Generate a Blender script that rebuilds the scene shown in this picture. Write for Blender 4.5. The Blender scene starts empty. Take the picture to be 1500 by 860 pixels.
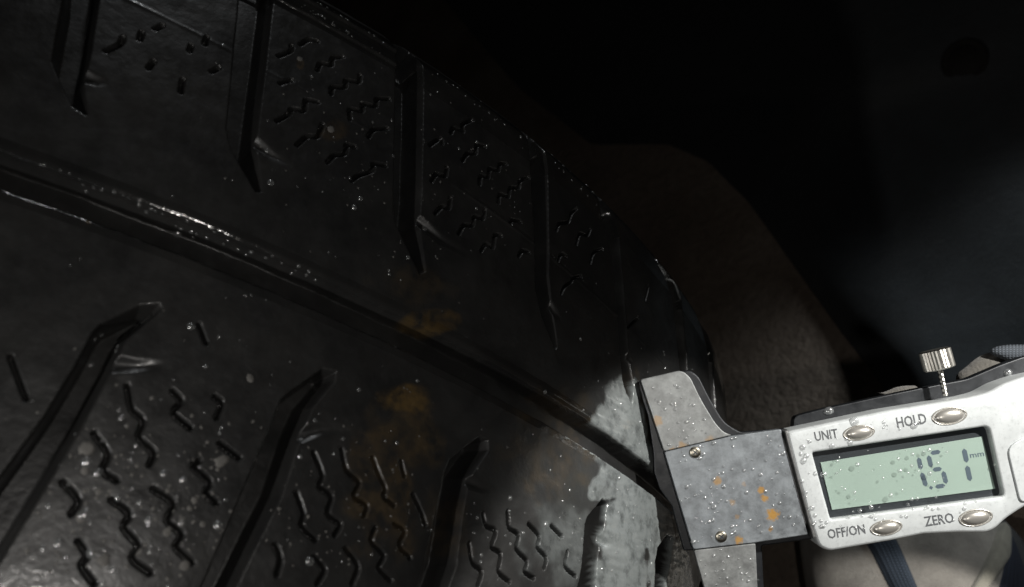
import bpy, math, random
import numpy as np
from mathutils import Matrix, Vector

random.seed(7); rng = np.random.default_rng(7)
scene = bpy.context.scene
COL = scene.collection

# ------------------------------------------------------------------ frame of reference
# The photo was matched with a camera frame (x right, y up, z towards the lens); the world is that frame
# turned so that the tyre stands upright on a level ground at z = 0.
F, PW, PH = 1400.0, 1500.0, 860.0
M = np.array([[0.15432061, -0.96757125, 0.19997757],
              [0.86835386, 0.22937616, 0.43971371],
              [-0.47132443, 0.10579441, 0.8755917]])       # columns: axle, rolling direction, radial
TC = np.array([-0.22772952, -0.09575486, -0.43694914])      # tyre centre
R, CR = 0.318, 0.00415874
PHI = math.radians(40)
UP = M[:, 1] * math.cos(PHI) + M[:, 2] * math.sin(PHI)
UP /= np.linalg.norm(UP)
XW = np.array([1.0, 0, 0]) - UP[0] * UP; XW /= np.linalg.norm(XW)
YW = np.cross(UP, XW)
WM = np.stack([XW, YW, UP])                                  # camera frame -> world axes
ORG = TC - UP * (R + 0.001)                                  # contact point on the ground

def w(p):                                                    # camera-frame point(s) -> world
    return (np.asarray(p, float) - ORG) @ WM.T
def wd(d):
    return np.asarray(d, float) @ WM.T
def ray(px, py):
    return np.array([(px - PW / 2) / F, (PH / 2 - py) / F, -1.0])
def proj(P):
    z = -P[..., 2]
    return np.stack([PW / 2 + F * P[..., 0] / z, PH / 2 - F * P[..., 1] / z], -1)

# ------------------------------------------------------------------ camera
cam = bpy.data.cameras.new('camera')
cam.sensor_width = 36.0; cam.lens = 36.0 * F / PW
cam.clip_start = 0.01; cam.clip_end = 50
cam.dof.use_dof = True; cam.dof.focus_distance = 0.262; cam.dof.aperture_fstop = 20
camo = bpy.data.objects.new('camera', cam); COL.objects.link(camo)
mw = Matrix.Identity(4)
for i in range(3):
    for j in range(3): mw[i][j] = WM[i][j]
t_ = w([0, 0, 0])
for i in range(3): mw[i][3] = t_[i]
camo.matrix_world = mw
scene.camera = camo

# ------------------------------------------------------------------ world, lamps, exposure
world = bpy.data.worlds.new('World'); scene.world = world; world.use_nodes = True
bg = world.node_tree.nodes['Background']
bg.inputs[0].default_value = (0.55, 0.62, 0.7, 1); bg.inputs[1].default_value = 0.0012

def lamp(name, kind, pos, target, energy, color, size=0.01, spot=None, blend=0.15):
    l = bpy.data.lights.new(name, kind); l.energy = energy; l.color = color
    if kind == 'SPOT':
        l.spot_size = math.radians(spot); l.spot_blend = blend; l.shadow_soft_size = size
    elif kind == 'AREA':
        l.size = size
    else:
        l.shadow_soft_size = size
    o = bpy.data.objects.new(name, l); COL.objects.link(o)
    P = Vector(w(pos)); T = Vector(w(target))
    o.location = P; o.rotation_euler = (T - P).to_track_quat('-Z', 'Y').to_euler()
    return o
TORCH = (0.26, 0.15, -0.05)
AIM = tuple(np.array(TORCH) + 0.4 * np.array([-0.36, -0.80, -0.48]))
lamp('torch', 'SPOT', TORCH, AIM, 8.8, (1.0, 0.98, 0.94), 0.006, 51, 0.06)
lamp('tread_fill', 'SPOT', (-0.14, -0.06, 0.0), tuple(ray(480, 760) * 0.19), 0.74, (1.0, 0.98, 0.95), 0.006, 72, 1.0)  # added lamp for the left tread, angled so the grooves fall dark
lamp('phone_flash', 'POINT', (0.036, -0.016, 0.004), (0, 0, -1), 0.40, (1.0, 0.96, 0.91), 0.004)
lamp('edge_accent', 'SPOT', (0.02, 0.55, -0.24), tuple(ray(560, 40) * 0.235), 1.1, (0.95, 0.98, 1.0), 0.02, 30, 1.0)  # added spot from above, gives the upper shoulder edge its highlight

lamp('cloth_fill', 'SPOT', (0.36, 0.24, -0.34), tuple(ray(1400, 610) * 0.5), 2.4, (0.88, 0.96, 1.0), 0.03, 42, 1.0)  # added spot from the right, brightens cloth and ground behind the caliper

scene.view_settings.view_transform = 'Standard'
scene.view_settings.look = 'None'
scene.view_settings.exposure = 0; scene.view_settings.gamma = 1
scene.view_settings.use_curve_mapping = False
try:
    scene.cycles.use_denoising = True
    scene.cycles.max_bounces = 8
    scene.cycles.transparent_max_bounces = 12
    scene.cycles.sample_clamp_indirect = 4.0
except Exception: pass

# ------------------------------------------------------------------ materials
class NT:
    def __init__(s, name):
        s.m = bpy.data.materials.new(name); s.m.use_nodes = True
        s.t = s.m.node_tree; s.p = s.t.nodes['Principled BSDF']; s.out = s.t.nodes['Material Output']
    def n(s, typ, **kw):
        x = s.t.nodes.new(typ)
        for k, v in kw.items():
            if k.startswith('i_'):
                key = k[2:]; key = int(key) if key.isdigit() else key.replace('_', ' ')
                x.inputs[key].default_value = v
            else: setattr(x, k, v)
        return x
    def l(s, a, b): s.t.links.new(a, b)
    def noise(s, co, scale, detail=4, rough=0.55):
        x = s.n('ShaderNodeTexNoise'); x.inputs['Scale'].default_value = scale
        x.inputs['Detail'].default_value = detail; x.inputs['Roughness'].default_value = rough
        if co: s.l(co, x.inputs['Vector'])
        return x.outputs['Fac']
    def ramp(s, f, a, b, ca=(0, 0, 0, 1), cb=(1, 1, 1, 1)):
        x = s.n('ShaderNodeValToRGB'); e = x.color_ramp.elements
        e[0].position = a; e[1].position = b; e[0].color = ca; e[1].color = cb
        s.l(f, x.inputs[0]); return x.outputs[0]
    def mix(s, f, a, b):
        x = s.n('ShaderNodeMix', data_type='RGBA')
        for sock, v in ((x.inputs[0], f), (x.inputs[6], a), (x.inputs[7], b)):
            if isinstance(v, (tuple, float, int)): sock.default_value = v
            else: s.l(v, sock)
        return x.outputs[2]
    def math(s, op, a, b=None, c=None):
        x = s.n('ShaderNodeMath', operation=op)
        for i, v in enumerate((a, b, c)):
            if v is None: continue
            if isinstance(v, (int, float)): x.inputs[i].default_value = v
            else: s.l(v, x.inputs[i])
        return x.outputs[0]
    def bump(s, h, strength, dist):
        x = s.n('ShaderNodeBump'); x.inputs['Strength'].default_value = strength; x.inputs['Distance'].default_value = dist
        s.l(h, x.inputs['Height']); s.l(x.outputs[0], s.p.inputs['Normal']); return x
    def set(s, **kw):
        for k, v in kw.items():
            key = {'color': 'Base Color', 'rough': 'Roughness', 'metal': 'Metallic', 'spec': 'Specular IOR Level', 'coat': 'Coat Weight', 'coat_rough': 'Coat Roughness', 'sheen': 'Sheen Weight'}[k]
            if isinstance(v, (int, float)): s.p.inputs[key].default_value = v
            elif isinstance(v, tuple): s.p.inputs[key].default_value = v + (1,) if len(v) == 3 else v
            else: s.l(v, s.p.inputs[key])
        return s
    def co(s, kind='Object'):
        return s.n('ShaderNodeTexCoord').outputs[kind]
    def attr(s, name):
        return s.n('ShaderNodeAttribute', attribute_name=name).outputs['Fac']

def m_rubber():
    k = NT('wet_black_rubber'); co = k.co()
    n1 = k.noise(co, 60, 5, 0.6); n2 = k.noise(co, 900, 3, 0.6); n3 = k.noise(co, 220, 4, 0.65)
    base = k.mix(k.ramp(n1, 0.35, 0.7), (0.013, 0.013, 0.013, 1), (0.024, 0.0235, 0.0225, 1))
    # brown mud stain with its own outline; pale patch paints wet glare into the colour
    st = k.math('MULTIPLY', k.attr('stain'), k.ramp(n3, 0.36, 0.62))
    base = k.mix(st, base, (0.088, 0.056, 0.02, 1))
    si = k.math('MULTIPLY', k.attr('painted_glare'), k.ramp(n3, 0.15, 0.5))
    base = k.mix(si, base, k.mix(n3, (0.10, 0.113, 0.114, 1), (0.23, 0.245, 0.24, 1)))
    k.set(color=base, spec=0.5)
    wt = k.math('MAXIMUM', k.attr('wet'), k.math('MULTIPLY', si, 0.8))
    r = k.math('MULTIPLY_ADD', k.ramp(n3, 0.3, 0.75), 0.22, 0.28)
    k.l(k.math('MULTIPLY', r, k.math('SUBTRACT', 1.0, k.math('MULTIPLY', k.math('MINIMUM', wt, 1.0), 0.7))), k.p.inputs['Roughness'])
    h = k.math('ADD', k.math('MULTIPLY', n2, 0.35), n3)
    bp = k.bump(h, 0.30, 0.0004); k.l(bp.outputs[0], k.p.inputs['Coat Normal'])
    k.l(k.math('MAXIMUM', k.math('MULTIPLY', k.ramp(n1, 0.4, 0.65), 0.45), wt), k.p.inputs['Coat Weight']); k.p.inputs['Coat Roughness'].default_value = 0.10; k.p.inputs['Coat IOR'].default_value = 1.4
    return k.m

def m_metal(name, col, rough, rust=(), scratch=1.0, dark=0.55, met=0.8):
    k = NT(name); uv = k.n('ShaderNodeUVMap', uv_map='plane').outputs[0]
    n1 = k.noise(uv, 210, 6, 0.7); n2 = k.noise(uv, 900, 4, 0.7)
    base = k.mix(k.ramp(n1, 0.38, 0.68), tuple(c * dark for c in col) + (1,), col + (1,))
    base = k.mix(k.math('MULTIPLY', k.ramp(n2, 0.52, 0.7), 0.35), base, tuple(c * 0.45 for c in col) + (1,))
    rm = None
    for (cx, cy, rr, am) in rust:
        d = k.n('ShaderNodeVectorMath', operation='DISTANCE'); k.l(uv, d.inputs[0]); d.inputs[1].default_value = (cx, cy, 0)
        q = k.math('ADD', k.math('DIVIDE', d.outputs['Value'], rr), k.math('MULTIPLY', k.math('SUBTRACT', n2, 0.5), 2.2))
        q = k.math('MULTIPLY', k.ramp(q, 0.55, 1.1, (1, 1, 1, 1), (0, 0, 0, 1)), am)
        rm = q if rm is None else k.math('MAXIMUM', rm, q)
    if rm is not None:
        base = k.mix(rm, base, k.mix(n2, (0.22, 0.10, 0.015, 1), (0.45, 0.26, 0.06, 1)))
        k.l(k.math('SUBTRACT', met, k.math('MULTIPLY', rm, met)), k.p.inputs['Metallic'])
    else: k.p.inputs['Metallic'].default_value = met
    k.set(color=base)
    k.l(k.math('MULTIPLY_ADD', k.ramp(n1, 0.3, 0.7), 0.18, rough), k.p.inputs['Roughness'])
    k.bump(n2, 0.12 * scratch, 0.0002)
    return k.m

def m_simple(name, col, rough=0.5, metal=0.0, nscale=200, var=0.25, bump=0.1, bdist=0.0003, spec=0.5):
    k = NT(name); co = k.co(); n1 = k.noise(co, nscale, 4, 0.6)
    k.set(color=k.mix(n1, tuple(c * (1 - var) for c in col) + (1,), tuple(min(1, c * (1 + var)) for c in col) + (1,)), rough=rough, metal=metal, spec=spec)
    k.bump(n1, bump, bdist); return k.m

def m_drop():
    k = NT('clear_water'); fr = k.n('ShaderNodeLayerWeight')
    gl = k.n('ShaderNodeBsdfGlossy'); tr = k.n('ShaderNodeBsdfTransparent'); mx = k.n('ShaderNodeMixShader'); m2 = k.n('ShaderNodeMixShader')
    df = k.n('ShaderNodeBsdfDiffuse'); df.inputs[0].default_value = (0.85, 0.88, 0.88, 1)  # white diffuse share stands in for light refracted by the drops
    nz = k.noise(k.co(), 300, 2)
    k.l(k.math('MULTIPLY_ADD', nz, 0.12, 0.12), gl.inputs['Roughness'])
    k.l(k.math('MULTIPLY_ADD', fr.outputs['Facing'], 0.14, 0.07), m2.inputs[0]); k.l(tr.outputs[0], m2.inputs[1]); k.l(df.outputs[0], m2.inputs[2])
    k.l(k.math('MULTIPLY_ADD', k.math('POWER', fr.outputs['Facing'], 3.0), 0.5, 0.24), mx.inputs[0]); k.l(m2.outputs[0], mx.inputs[1]); k.l(gl.outputs[0], mx.inputs[2])
    k.l(mx.outputs[0], k.out.inputs[0]); return k.m

def m_weave(name, col, scale, bump=0.5):
    k = NT(name); uv = k.n('ShaderNodeUVMap', uv_map='plane').outputs[0]
    w1 = k.n('ShaderNodeTexWave', bands_direction='X'); w1.inputs['Scale'].default_value = scale
    w2 = k.n('ShaderNodeTexWave', bands_direction='Y'); w2.inputs['Scale'].default_value = scale * 1.6
    for x in (w1, w2): k.l(uv, x.inputs['Vector']); x.inputs['Distortion'].default_value = 0.6
    h = k.math('MULTIPLY', w1.outputs['Fac'], w2.outputs['Fac']); n = k.noise(uv, 160, 4)
    base = k.mix(k.ramp(h, 0.25, 0.9), tuple(c * 0.45 for c in col) + (1,), tuple(min(1, c * 1.35) for c in col) + (1,))
    base = k.mix(k.math('MULTIPLY', n, 0.4), base, tuple(c * 0.6 for c in col) + (1,))
    k.set(color=base, rough=0.85); k.bump(h, bump, 0.0006); return k.m

def m_suede(name, col):
    k = NT(name); co = k.co(); n1 = k.noise(co, 70, 6, 0.7); n2 = k.noise(co, 1500, 3, 0.7)
    base = k.mix(k.ramp(n1, 0.3, 0.7), tuple(c * 0.7 for c in col) + (1,), tuple(c * 1.25 for c in col) + (1,))
    base = k.mix(k.math('MULTIPLY', k.ramp(n2, 0.4, 0.7), 0.4), base, tuple(c * 0.55 for c in col) + (1,))
    k.set(color=base, rough=0.9, sheen=0.2); k.bump(k.math('ADD', n2, k.math('MULTIPLY', n1, 1.5)), 0.6, 0.001); return k.m

def m_ground():
    k = NT('dusty_brown_ground'); co = k.co(); n1 = k.noise(co, 14, 5, 0.6); n2 = k.noise(co, 160, 4, 0.7)
    base = k.mix(k.ramp(n1, 0.3, 0.7), (0.20, 0.155, 0.12, 1), (0.36, 0.295, 0.24, 1))
    base = k.mix(k.math('MULTIPLY', k.ramp(n2, 0.45, 0.7), 0.5), base, (0.13, 0.10, 0.08, 1))
    k.set(color=base, rough=0.9); k.bump(n2, 0.6, 0.004); return k.m

def m_window():
    k = NT('clear_screen_window'); gl = k.n('ShaderNodeBsdfGlossy'); gl.inputs['Roughness'].default_value = 0.05
    tr = k.n('ShaderNodeBsdfTransparent'); mx = k.n('ShaderNodeMixShader'); fr = k.n('ShaderNodeLayerWeight')
    nz = k.noise(k.co(), 500, 3); k.l(k.math('MULTIPLY_ADD', nz, 0.1, 0.02), gl.inputs['Roughness'])
    k.l(k.math('MULTIPLY_ADD', k.math('POWER', fr.outputs['Facing'], 4.0), 0.6, 0.035), mx.inputs[0]); k.l(tr.outputs[0], mx.inputs[1]); k.l(gl.outputs[0], mx.inputs[2])
    k.l(mx.outputs[0], k.out.inputs[0]); return k.m

RUB = m_rubber(); DROP = m_drop()

# ------------------------------------------------------------------ object helpers
def link(o): COL.objects.link(o); return o
def tag(o, label=None, cat=None, group=None, kind=None):
    for k, v in (('label', label), ('category', cat), ('group', group), ('kind', kind)):
        if v: o[k] = v
    return o
def empty(name, loc, label, cat, group=None):
    o = link(bpy.data.objects.new(name, None)); o.location = loc; o.empty_display_size = 0.02
    return tag(o, label, cat, group)
def root_loc(o):
    while o.parent: o = o.parent
    return np.array(o.location)
def mesh_obj(name, V, faces, mat, parent=None, smooth=False, uv=None, base=None):
    """V in world coordinates."""
    V = np.asarray(V, float)
    b = root_loc(parent) if parent else (np.asarray(base) if base is not None else V[np.argmin(V[:, 2])])
    me = bpy.data.meshes.new(name); me.from_pydata((V - b).tolist(), [], [list(map(int, f)) for f in faces]); me.update()
    if smooth is True: me.polygons.foreach_set('use_smooth', [True] * len(me.polygons))
    if uv is not None:
        lay = me.uv_layers.new(name='plane'); idx = np.empty(len(me.loops), np.int32); me.loops.foreach_get('vertex_index', idx)
        lay.data.foreach_set('uv', np.asarray(uv, np.float32)[idx].ravel())
    me.materials.append(mat)
    o = link(bpy.data.objects.new(name, me))
    if parent: o.parent = parent
    else: o.location = b
    return o

# ------------------------------------------------------------------ ground
gs = 6.0; n_ = 41
gx, gy = np.meshgrid(np.linspace(-gs, gs, n_), np.linspace(-gs, gs, n_), indexing='ij')
G = np.stack([gx.ravel(), gy.ravel(), np.zeros(gx.size)], 1)
gf = [(i * n_ + j, (i + 1) * n_ + j, (i + 1) * n_ + j + 1, i * n_ + j + 1) for i in range(n_ - 1) for j in range(n_ - 1)]
g = mesh_obj('ground', G, gf, m_ground(), base=(0, 0, 0)); tag(g, 'dusty brown ground behind the tyre', None, kind='structure')

# ------------------------------------------------------------------ tyre tread
def tread_inv(px, py):                                       # pixel -> (arc mm, s mm) on the tread surface
    dv = ray(px, py); o = -M.T @ TC; d = M.T @ dv
    ts = np.linspace(0.08, 0.6, 3000); X = o + ts[:, None] * d
    rr = np.hypot(X[:, 1], X[:, 2]) - (R - CR * (X[:, 0] / 0.08) ** 2)
    i = np.where(rr < 0)[0]
    if len(i) == 0: return None
    i = i[0]; t = ts[i - 1] + (ts[i] - ts[i - 1]) * rr[i - 1] / (rr[i - 1] - rr[i]); X = o + t * d
    return (math.atan2(X[1], X[2]) * R * 1000, X[0] * 1000)
def curve(pts, k=4):
    P = np.array(pts, float); P = np.vstack([2 * P[0] - P[1], P, 2 * P[-1] - P[-2]]); out = []
    for i in range(1, len(P) - 2):
        p0, p1, p2, p3 = P[i - 1:i + 3]
        for j in range(k):
            t = j / k; out.append(0.5 * (2 * p1 + (p2 - p0) * t + (2 * p0 - 5 * p1 + 4 * p2 - p3) * t * t + (3 * p1 - p0 - 3 * p2 + p3) * t ** 3))
    return out + [P[-2]]
def polyinv(pts):
    return np.array([q for q in (tread_inv(*p) for p in pts) if q is not None])

Wm = 71.1                                                    # half width in mm
# profile beyond the tread edge: the shoulder turns down, then the sidewall
def shoulder(extra):                                         # arc length beyond the edge -> (s, r) in mm
    a0 = 0.13; s, r = Wm, R * 1000 - CR * 1000 * (Wm / 80) ** 2
    out = [(0, s, r)]; step = 0.25
    for k in range(int(120 / step)):
        e = (k + 0.5) * step
        a = a0 + 0.52 * min(1, e / 2.0) + (0.35 * min(1, max(0, e - 2) / 20)) + 0.75 * min(1, max(0, e - 22) / 30) + 0.3 * min(1, max(0, e - 60) / 40)
        s += math.cos(a) * step; r -= math.sin(a) * step; out.append((e + step / 2, s, r))
    out = np.array(out)
    return np.interp(extra, out[:, 0], out[:, 1]), np.interp(extra, out[:, 0], out[:, 2])
def profile(q):                                              # q mm across (arc) -> s, r in mm
    q = np.asarray(q, float); aq = np.abs(q)
    s = aq.copy(); r = R * 1000 - CR * 1000 * (aq / 80) ** 2
    o = aq > Wm
    if o.any(): s[o], r[o] = shoulder(aq[o] - Wm)
    return np.sign(q) * s, r

UPPER = [  # outlines of the upper cross grooves, traced
    [(98, -60), (95, -10), (77, 90), (92, 125), (107, 155), (127, 168), (124, 148), (120, 125), (132, 75), (145, -10), (148, -60)],
    [(358, -70), (352, -10), (345, 60), (333, 190), (340, 220), (375, 280), (383, 280), (373, 215), (385, 120), (400, -10), (404, -70)],
    [(583, -20), (582, 60), (580, 130), (577, 310), (582, 330), (615, 400), (623, 397), (613, 330), (617, 280), (619, 110), (615, 60), (613, -20)],
    [(772, 190), (777, 230), (781, 300), (785, 420), (793, 460), (813, 512), (816, 508), (808, 445), (803, 400), (801, 250), (797, 222), (792, 190)],
    [(876, 285), (884, 330), (893, 350), (903, 440), (908, 520), (913, 562), (925, 592), (928, 565), (920, 525), (913, 430), (906, 345), (902, 322), (893, 290)],
    [(960, 380), (974, 404), (985, 440), (994, 520), (1002, 600), (1008, 618), (1010, 596), (1006, 520), (998, 440), (985, 402), (974, 380)],
]
LOWER = [
    [(x - 190, y) for x, y in [(-60, 640), (-20, 600), (30, 540), (60, 500), (75, 480), (110, 455), (120, 458), (110, 480), (95, 500), (75, 540), (20, 640), (-60, 790)]],
    [(-70, 790), (0, 701), (66, 610), (110, 538), (138, 486), (148, 476), (205, 448), (233, 446), (236, 452), (228, 461), (184, 497), (164, 538), (118, 625), (51, 737), (0, 819), (-50, 890)],
    [(270, 905), (297, 860), (358, 717), (400, 620), (413, 586), (420, 579), (472, 541), (493, 545), (490, 558), (457, 597), (439, 640), (411, 727), (380, 788), (345, 860), (325, 905)],
    [(597, 905), (612, 860), (621, 829), (644, 737), (653, 691), (660, 673), (702, 640), (714, 645), (715, 660), (687, 701), (677, 753), (667, 829), (656, 860), (640, 905)],
    [(840, 905), (845, 865), (850, 847), (855, 806), (857, 768), (860, 758), (883, 731), (889, 739), (887, 755), (885, 770), (880, 785), (875, 810), (872, 860), (868, 905)],
    [(957, 905), (959, 860), (960, 822), (964, 803), (978, 783), (986, 787), (984, 806), (981, 826), (976, 845), (974, 905)],
]
NOTCH = [  # short shallow cuts that fade out to one side of each bend: (points, half width mm at start)
    [(372, 208), (395, 226), (430, 243)], [(612, 322), (645, 350), (690, 374)], [(806, 447), (815, 460), (824, 470)], [(120, 110), (140, 118), (160, 122)],
    [(160, 533), (200, 536), (242, 534)], [(440, 637), (470, 630), (517, 630)], [(686, 704), (705, 714), (728, 717)], [(879, 790), (888, 796), (900, 797)], [(917, 520), (922, 526), (928, 532)],
]
def z3(pts): return [(x / 1.955, 420 + y / 1.955) for x, y in pts]
def z4(pts): return [(380 + x / 1.954, 420 + y / 1.954) for x, y in pts]
def z6(pts): return [(380 + x / 2, y / 2) for x, y in pts]
def z5(pts): return [(x / 2, y / 2) for x, y in pts]
def z7(pts): return [(700 + x / 2, 150 + y / 2) for x, y in pts]
SIPES = []
for p in ([(365, 285), (378, 350), (410, 385), (398, 430), (440, 475), (428, 510)], [(270, 420), (310, 480), (295, 525), (335, 555)],
          [(495, 300), (520, 330), (497, 360), (545, 405)], [(615, 315), (635, 335), (620, 375)], [(180, 560), (225, 610), (205, 650)],
          [(320, 610), (370, 650), (355, 690), (395, 740), (380, 780), (430, 820)], [(440, 580), (495, 620), (480, 670), (520, 710), (505, 745), (550, 790)],
          [(570, 500), (555, 515), (600, 560), (590, 590), (620, 620)], [(630, 450), (685, 490)], [(570, 110), (590, 160)], [(30, 200), (45, 240), (75, 320)], [(225, 730), (250, 770), (235, 800), (270, 850)]): SIPES.append((z3(p), 0.85))
for p in ([(155, 475), (180, 540), (170, 570), (205, 600), (195, 650), (230, 680), (215, 710)], [(235, 465), (250, 525), (285, 560), (270, 600), (305, 625), (300, 655)],
          [(325, 490), (345, 545), (360, 580), (355, 600), (385, 625)], [(405, 500), (415, 540)], [(105, 590), (125, 650), (120, 685), (160, 725)],
          [(385, 680), (415, 700), (400, 740), (430, 775)], [(440, 595), (465, 650), (475, 680)], [(330, 690), (320, 730), (355, 770), (340, 805), (375, 840)],
          [(245, 750), (280, 800), (265, 850)], [(45, 740), (60, 780), (50, 825)], [(155, 775), (185, 810), (165, 850)],
          [(640, 650), (650, 685), (675, 700), (665, 745), (690, 765), (685, 815), (715, 845)], [(710, 645), (715, 690), (740, 710), (735, 750), (765, 785), (760, 815), (785, 835)],
          [(770, 680), (800, 715), (795, 745), (820, 775), (815, 805)], [(835, 685), (865, 715)], [(600, 735), (610, 790), (635, 815), (625, 855)], [(880, 760), (875, 800), (905, 830)]): SIPES.append((z4(p), 0.85))
for p in ([(515, 625), (535, 605), (555, 610), (560, 580)], [(585, 685), (600, 660), (625, 660), (630, 635), (655, 640), (660, 615)], [(650, 735), (665, 715), (685, 725), (690, 690), (708, 690)],
          [(505, 530), (520, 510), (545, 515), (550, 490)], [(595, 470), (610, 450), (632, 450), (637, 425), (660, 430)], [(645, 540), (650, 515), (670, 520), (675, 495), (700, 500), (705, 480), (725, 480)],
          [(700, 595), (705, 570), (730, 575), (735, 550), (760, 550), (765, 530), (790, 520)], [(500, 425), (530, 405), (535, 420)], [(560, 390), (570, 375), (595, 385), (595, 365), (625, 350)],
          [(735, 655), (740, 645), (765, 650)], [(760, 750), (770, 735), (790, 740)], [(200, 475), (220, 455), (250, 450), (257, 425), (280, 430)], [(110, 425), (140, 400), (170, 400), (185, 365)],
          [(50, 355), (85, 335), (95, 320), (130, 325), (135, 295), (170, 300)], [(60, 245), (95, 235)], [(170, 205), (180, 185), (210, 190), (215, 170), (245, 165)],
          [(210, 275), (215, 255), (250, 255), (255, 235), (290, 240), (295, 220)], [(265, 350), (265, 320), (300, 325), (305, 305), (340, 310), (345, 290), (380, 290)],
          [(270, 530), (290, 515), (330, 500), (335, 480), (370, 485)], [(320, 400), (335, 380), (375, 375)], [(55, 165), (90, 150), (95, 135)], [(120, 130), (145, 115), (170, 120)]): SIPES.append((z6(p), 0.75))
for p in ([(310, 150), (350, 130), (360, 110)], [(410, 115), (415, 95)], [(435, 200), (450, 180)], [(530, 270), (535, 235)], [(555, 150), (560, 135)], [(600, 130), (605, 110)], [(620, 210), (640, 200)], [(455, 85), (475, 75)]): SIPES.append((z5(p), 0.9))
for p in ([(230, 375), (240, 355), (265, 350), (275, 325), (290, 310)], [(290, 415), (300, 385), (320, 390), (330, 370)], [(330, 470), (340, 440), (365, 430)], [(235, 465), (245, 445), (260, 450)],
          [(245, 560), (255, 540), (275, 525), (280, 515), (305, 510)], [(440, 660), (470, 630)], [(490, 580), (500, 540)]): SIPES.append((z7(p), 0.7))

DA = 0.28
A0, A1 = -345.0, -12.0
A = np.arange(A0, A1, DA)                                    # arc positions, mm (right end of the photo first)
Q = np.concatenate([np.arange(-112.0, -77.0, 1.2), np.arange(-77.0, 90.0, DA), np.arange(90.0, 110.0, 0.6)])
NA, NQ = len(A), len(Q)
S_, Rr = profile(Q)
depth = np.zeros((NA, NQ), np.float32)

def vnoise(x, y, cell, seed):
    r = np.random.default_rng(seed); T = r.random((256, 256)).astype(np.float32)
    gx = x / cell; gy = y / cell; ix = np.floor(gx).astype(int); iy = np.floor(gy).astype(int)
    fx = gx - ix; fy = gy - iy; fx = fx * fx * (3 - 2 * fx); fy = fy * fy * (3 - 2 * fy)
    a = T[ix % 256, iy % 256]; b = T[(ix + 1) % 256, iy % 256]; c = T[ix % 256, (iy + 1) % 256]; d = T[(ix + 1) % 256, (iy + 1) % 256]
    return (a * (1 - fx) + b * fx) * (1 - fy) + (c * (1 - fx) + d * fx) * fy
AA, QQ = np.meshgrid(A, Q, indexing='ij')
AA = AA.astype(np.float32); QQ = QQ.astype(np.float32)
wob = (vnoise(AA, QQ, 1.7, 1) - 0.5) * 0.35 + (vnoise(AA, QQ, 5.0, 2) - 0.5) * 0.6   # ragged worn edges, mm

def window(pts, pad):
    a0, a1 = pts[:, 0].min() - pad, pts[:, 0].max() + pad; q0, q1 = pts[:, 1].min() - pad, pts[:, 1].max() + pad
    i0, i1 = np.searchsorted(A, [a0, a1]); j0, j1 = np.searchsorted(Q, [q0, q1])
    return slice(i0, i1), slice(j0, j1)
def segdist(x, y, a, b):
    d = b - a; L = d @ d + 1e-9
    t = np.clip(((x - a[0]) * d[0] + (y - a[1]) * d[1]) / L, 0, 1)
    return np.hypot(x - a[0] - t * d[0], y - a[1] - t * d[1]), t
def smooth(t): t = np.clip(t, 0, 1); return t * t * (3 - 2 * t)
def wall(sd, D, width):                                      # sd < 0 inside the groove
    return D * smooth(-sd / width + 0.18)
def cut_polygon(P, D, width=1.5):
    si, sj = window(P, 4)
    x, y = AA[si, sj], QQ[si, sj]
    if x.size == 0: return
    best = np.full(x.shape, 1e9, np.float32); inside = np.zeros(x.shape, bool)
    n = len(P)
    for i in range(n):
        a, b = P[i], P[(i + 1) % n]
        d, _ = segdist(x, y, a, b); best = np.minimum(best, d)
        c = ((a[1] > y) != (b[1] > y)) & (x < (b[0] - a[0]) * (y - a[1]) / (b[1] - a[1] + 1e-12) + a[0]); inside ^= c
    sd = np.where(inside, -best, best) + 0.12 * wob[si, sj]
    depth[si, sj] = np.maximum(depth[si, sj], wall(sd, D, width))
def cut_line(P, half, D, taper=False, width=0.7):
    si, sj = window(P, 3); x, y = AA[si, sj], QQ[si, sj]
    if x.size == 0: return
    n = len(P) - 1; res = np.zeros(x.shape, np.float32)
    for i in range(n):
        d, t = segdist(x, y, P[i], P[i + 1])
        f = 1 - (i + t) / n if taper else 1.0
        res = np.maximum(res, D * (f if taper else 1.0) * smooth((half * (0.35 + 0.65 * f) - d) / width + 0.5))
    depth[si, sj] = np.maximum(depth[si, sj], res)

UPI = []; LOI = []
for P in UPPER:
    p = polyinv(P)
    # run each upper groove on past the tread edge over the shoulder
    a_l, a_r = p[0], p[-1]
    ext = 28
    p2 = np.vstack([[a_l[0] + 4, max(a_l[1], Wm) + ext], p, [a_r[0] + 3, max(a_r[1], Wm) + ext]]); UPI.append(p2)
    cut_polygon(p2, 7.6)
for P in LOWER:
    p = polyinv(P); a_l, a_r = p[0], p[-1]
    p2 = np.vstack([[a_l[0] + 12, min(a_l[1], -Wm) - 26], p, [a_r[0] + 12, min(a_r[1], -Wm) - 26]]); LOI.append(p2)
    cut_polygon(p2, 7.6)
# grooves outside the traced stretch continue the same rhythm
for k in range(1, 3):
    P = UPI[-1].copy(); P[:, 0] -= 40 * k; UPI.append(P); cut_polygon(P, 7.6)
    P = LOI[-1].copy(); P[:, 0] -= 39 * k; LOI.append(P); cut_polygon(P, 7.6)
for P in NOTCH:
    p = polyinv(P); cut_line(p, 1.2, 1.3, True, 1.6)
for P, hw in SIPES:
    p = polyinv(curve(P))
    if len(p) > 1: cut_line(p, hw * 0.40, 2.2, False, 0.5)
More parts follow.
